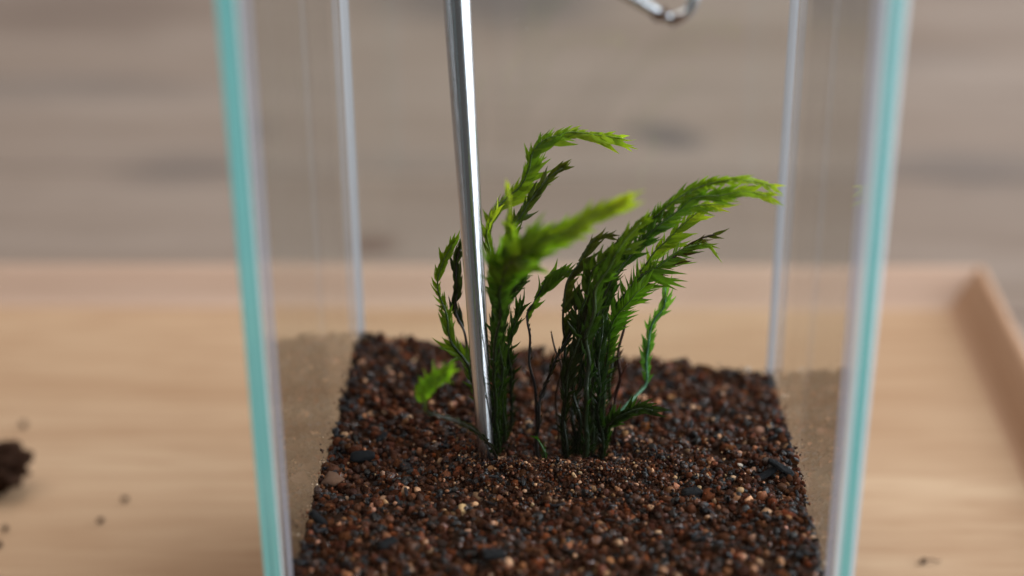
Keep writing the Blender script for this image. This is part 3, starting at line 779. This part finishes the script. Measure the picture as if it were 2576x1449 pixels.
moss('slim dark moss stem crossing behind the central stem', [(1440, 1140, YB0 + .002), (1450, 1000, YB0 + .003), (1460, 880, YB0 + .004), (1478, 770, YB0 + .004), (1500, 690, YB0 + .004), (1532, 640, YB0 + .004), (1572, 600, YB0 + .004)],
     [(.04, 2.2), (.5, 2.6), (1, 2.4)], [(0, NIGHT), (.5, (.015, .03, .009)), (1, (.03, .05, .011))], spacing=.0008, angle=30, seed=19)
moss('black leafy moss stem at the front foot of the clump', [(1425, 1150, YB0 - .003), (1420, 1060, YB0 - .003), (1425, 980, YB0 - .003), (1440, 900, YB0 - .003), (1462, 830, YB0 - .003), (1480, 760, YB0 - .003)],
     [(.03, 2.6), (.6, 3.0), (1, 2.8)], [(0, NIGHT), (1, (.02, .03, .008))], spacing=.0007, angle=34, seed=20)
moss('black leafy moss stem at the right foot of the clump', [(1510, 1150, YB0 - .002), (1512, 1060, YB0 - .002), (1508, 970, YB0 - .002), (1502, 890, YB0 - .001), (1512, 800, YB0), (1540, 720, YB0)],
     [(.03, 2.6), (.6, 3.0), (1, 3.0)], [(0, NIGHT), (.6, (.012, .03, .009)), (1, (.035, .09, .013))], spacing=.0007, angle=34, seed=21)
moss('thin straight moss stem joining the clump from the left', [(1353, 1113, YB0 - .001), (1357, 1035, YB0 - .001), (1376, 970, YB0), (1398, 908, YB0), (1414, 862, YB0 + .001), (1440, 800, YB0 + .001), (1462, 730, YB0 + .001)],
     [(.25, 1.2), (.7, 1.8), (1, 2.0)], [(0, NIGHT), (1, (.025, .035, .010))], spacing=.0010, angle=30, seed=22, stem_c=(.012, .010, .008))
moss('pale green hanging moss shoot with bluish sheen in its colour at right', [(1510, 1125, YB0 + .004), (1562, 1044, YB0 + .006), (1606, 995, YB0 + .008), (1626, 968, YB0 + .009), (1632, 920, YB0 + .009), (1637, 850, YB0 + .009), (1646, 800, YB0 + .009), (1664, 766, YB0 + .009), (1666, 724, YB0 + .009)],
     [(.12, 1.6), (.42, 1.2), (.52, 2.8), (.66, 2.6), (.78, 2.0), (.9, 2.8), (1, 2.2)], [(0, NIGHT), (.4, (.02, .05, .012)), (.52, (.09, .26, .04)), (1, PALE)], spacing=.0009, angle=34, seed=23, stem_c=(.12, .28, .16))  # bluish stem and pale leaf colours carry the sheen as paint
moss('low dark moss sprig spreading right over the soil', [(1520, 1090, YB0 - .002), (1545, 1056, YB0 - .003), (1572, 1038, YB0 - .004), (1606, 1030, YB0 - .005), (1645, 1036, YB0 - .006)],
     [(.2, 2.4), (.6, 3.4), (1, 3.0)], [(0, NIGHT), (.5, (.02, .05, .010)), (1, (.025, .045, .010))], spacing=.0009, angle=34, seed=24)
moss('bare reddish moss twig poking up right of the clump', [(1530, 1040, YB0 + .004), (1548, 985, YB0 + .005), (1560, 940, YB0 + .005), (1570, 915, YB0 + .005)],
     [(.5, .8), (1, 1.0)], [(0, RED), (1, RED)], spacing=.0014, angle=30, seed=25, stem_r=(.0003, .0002), stem_c=RED)
moss('dark tufted moss twig behind the bare reddish twig', [(1505, 1050, YB0 + .008), (1528, 965, YB0 + .010), (1542, 925, YB0 + .010), (1556, 894, YB0 + .010)],
     [(.6, 1.6), (1, 1.8)], [(0, NIGHT), (1, (.03, .015, .014))], spacing=.0008, angle=40, seed=26)
moss('bare forked brown moss twig beside the thin straight stem', [(1402, 1060, YB0 + .004), (1404, 950, YB0 + .004), (1398, 885, YB0 + .004), (1385, 842, YB0 + .004)],
     [(.8, .6), (1, .7)], [(0, BROWN), (1, BROWN)], spacing=.002, angle=40, seed=27, stem_r=(.0003, .00017), stem_c=(.05, .022, .012))
moss('single fresh green moss blade low between the two clumps', [(1372, 1146, YB0 - .006), (1366, 1128, YB0 - .006), (1353, 1106, YB0 - .006)],
     [(.3, 2.2), (1, 1.6)], [(0, DARK), (.4, (.03, .10, .012)), (1, (.05, .16, .015))], spacing=.0012, angle=10, seed=28)

moss('feathery olive moss frond tucked between the olive and central stems', [(1452, 1130, YB0 + .001), (1448, 960, YB0 + .001), (1452, 840, YB0), (1470, 740, YB0 - .001), (1500, 670, YB0 - .002), (1540, 632, YB0 - .002), (1580, 622, YB0 - .002)],
     [(.05, 2.2), (.5, 2.8), (.7, 4.0), (1, 3.2)], [(0, NIGHT), (.5, (.012, .028, .006)), (.8, (.06, .12, .012)), (1, (.10, .17, .016))], spacing=.0010, angle=40, seed=31, wid=.8)
moss('bright green side shoot fanning right at mid height of the clump', [(1508, 1120, YB0 + .003), (1520, 950, YB0 + .004), (1530, 850, YB0 + .004), (1552, 790, YB0 + .003), (1590, 745, YB0 + .003), (1628, 722, YB0 + .003)],
     [(.2, 2.0), (.6, 3.0), (.75, 4.4), (1, 3.2)], [(0, NIGHT), (.55, DARK), (.75, (.10, .26, .016)), (1, (.18, .38, .02))], spacing=.0010, angle=46, seed=32, wid=.62)
moss('leafy olive tip hanging under the brown wiry fringe', [(1525, 1110, YB0 + .005), (1540, 950, YB0 + .006), (1556, 820, YB0 + .007), (1590, 735, YB0 + .007), (1650, 672, YB0 + .007), (1712, 628, YB0 + .006), (1760, 610, YB0 + .006), (1788, 622, YB0 + .005)],
     [(.6, 2.0), (.75, 3.4), (.9, 4.0), (1, 3.0)], [(0, NIGHT), (.6, DARK), (.8, (.09, .13, .014)), (1, (.20, .30, .02))], side=1, spacing=.0010, angle=46, seed=35, wid=.6)
moss('second yellow green tip nested under the topmost arch', [(1486, 1135, YB0 + .001), (1490, 980, YB0 + .002), (1500, 840, YB0 + .002), (1538, 715, YB0 + .002), (1600, 625, YB0 + .002), (1660, 562, YB0 + .003), (1716, 530, YB0 + .003), (1770, 516, YB0 + .003), (1822, 512, YB0 + .003)],
     [(.55, 2.0), (.7, 3.0), (.85, 3.8), (1, 2.8)], [(0, NIGHT), (.55, DARK), (.75, (.07, .17, .014)), (.9, (.20, .36, .02)), (1, TIP)], side=2, spacing=.0010, angle=42, seed=36, wid=.75)
moss('stubby dark moss stem with spiky leaves beside the rod clump', [(1290, 1128, Y0 + .004), (1286, 1000, Y0 + .004), (1284, 900, Y0 + .003), (1292, 830, Y0 + .002), (1306, 770, Y0 + .001)],
     [(.05, 2.0), (.5, 2.6), (1, 3.4)], [(0, NIGHT), (.6, (.012, .028, .006)), (1, (.04, .09, .012))], spacing=.0010, angle=34, seed=37, wid=.7)
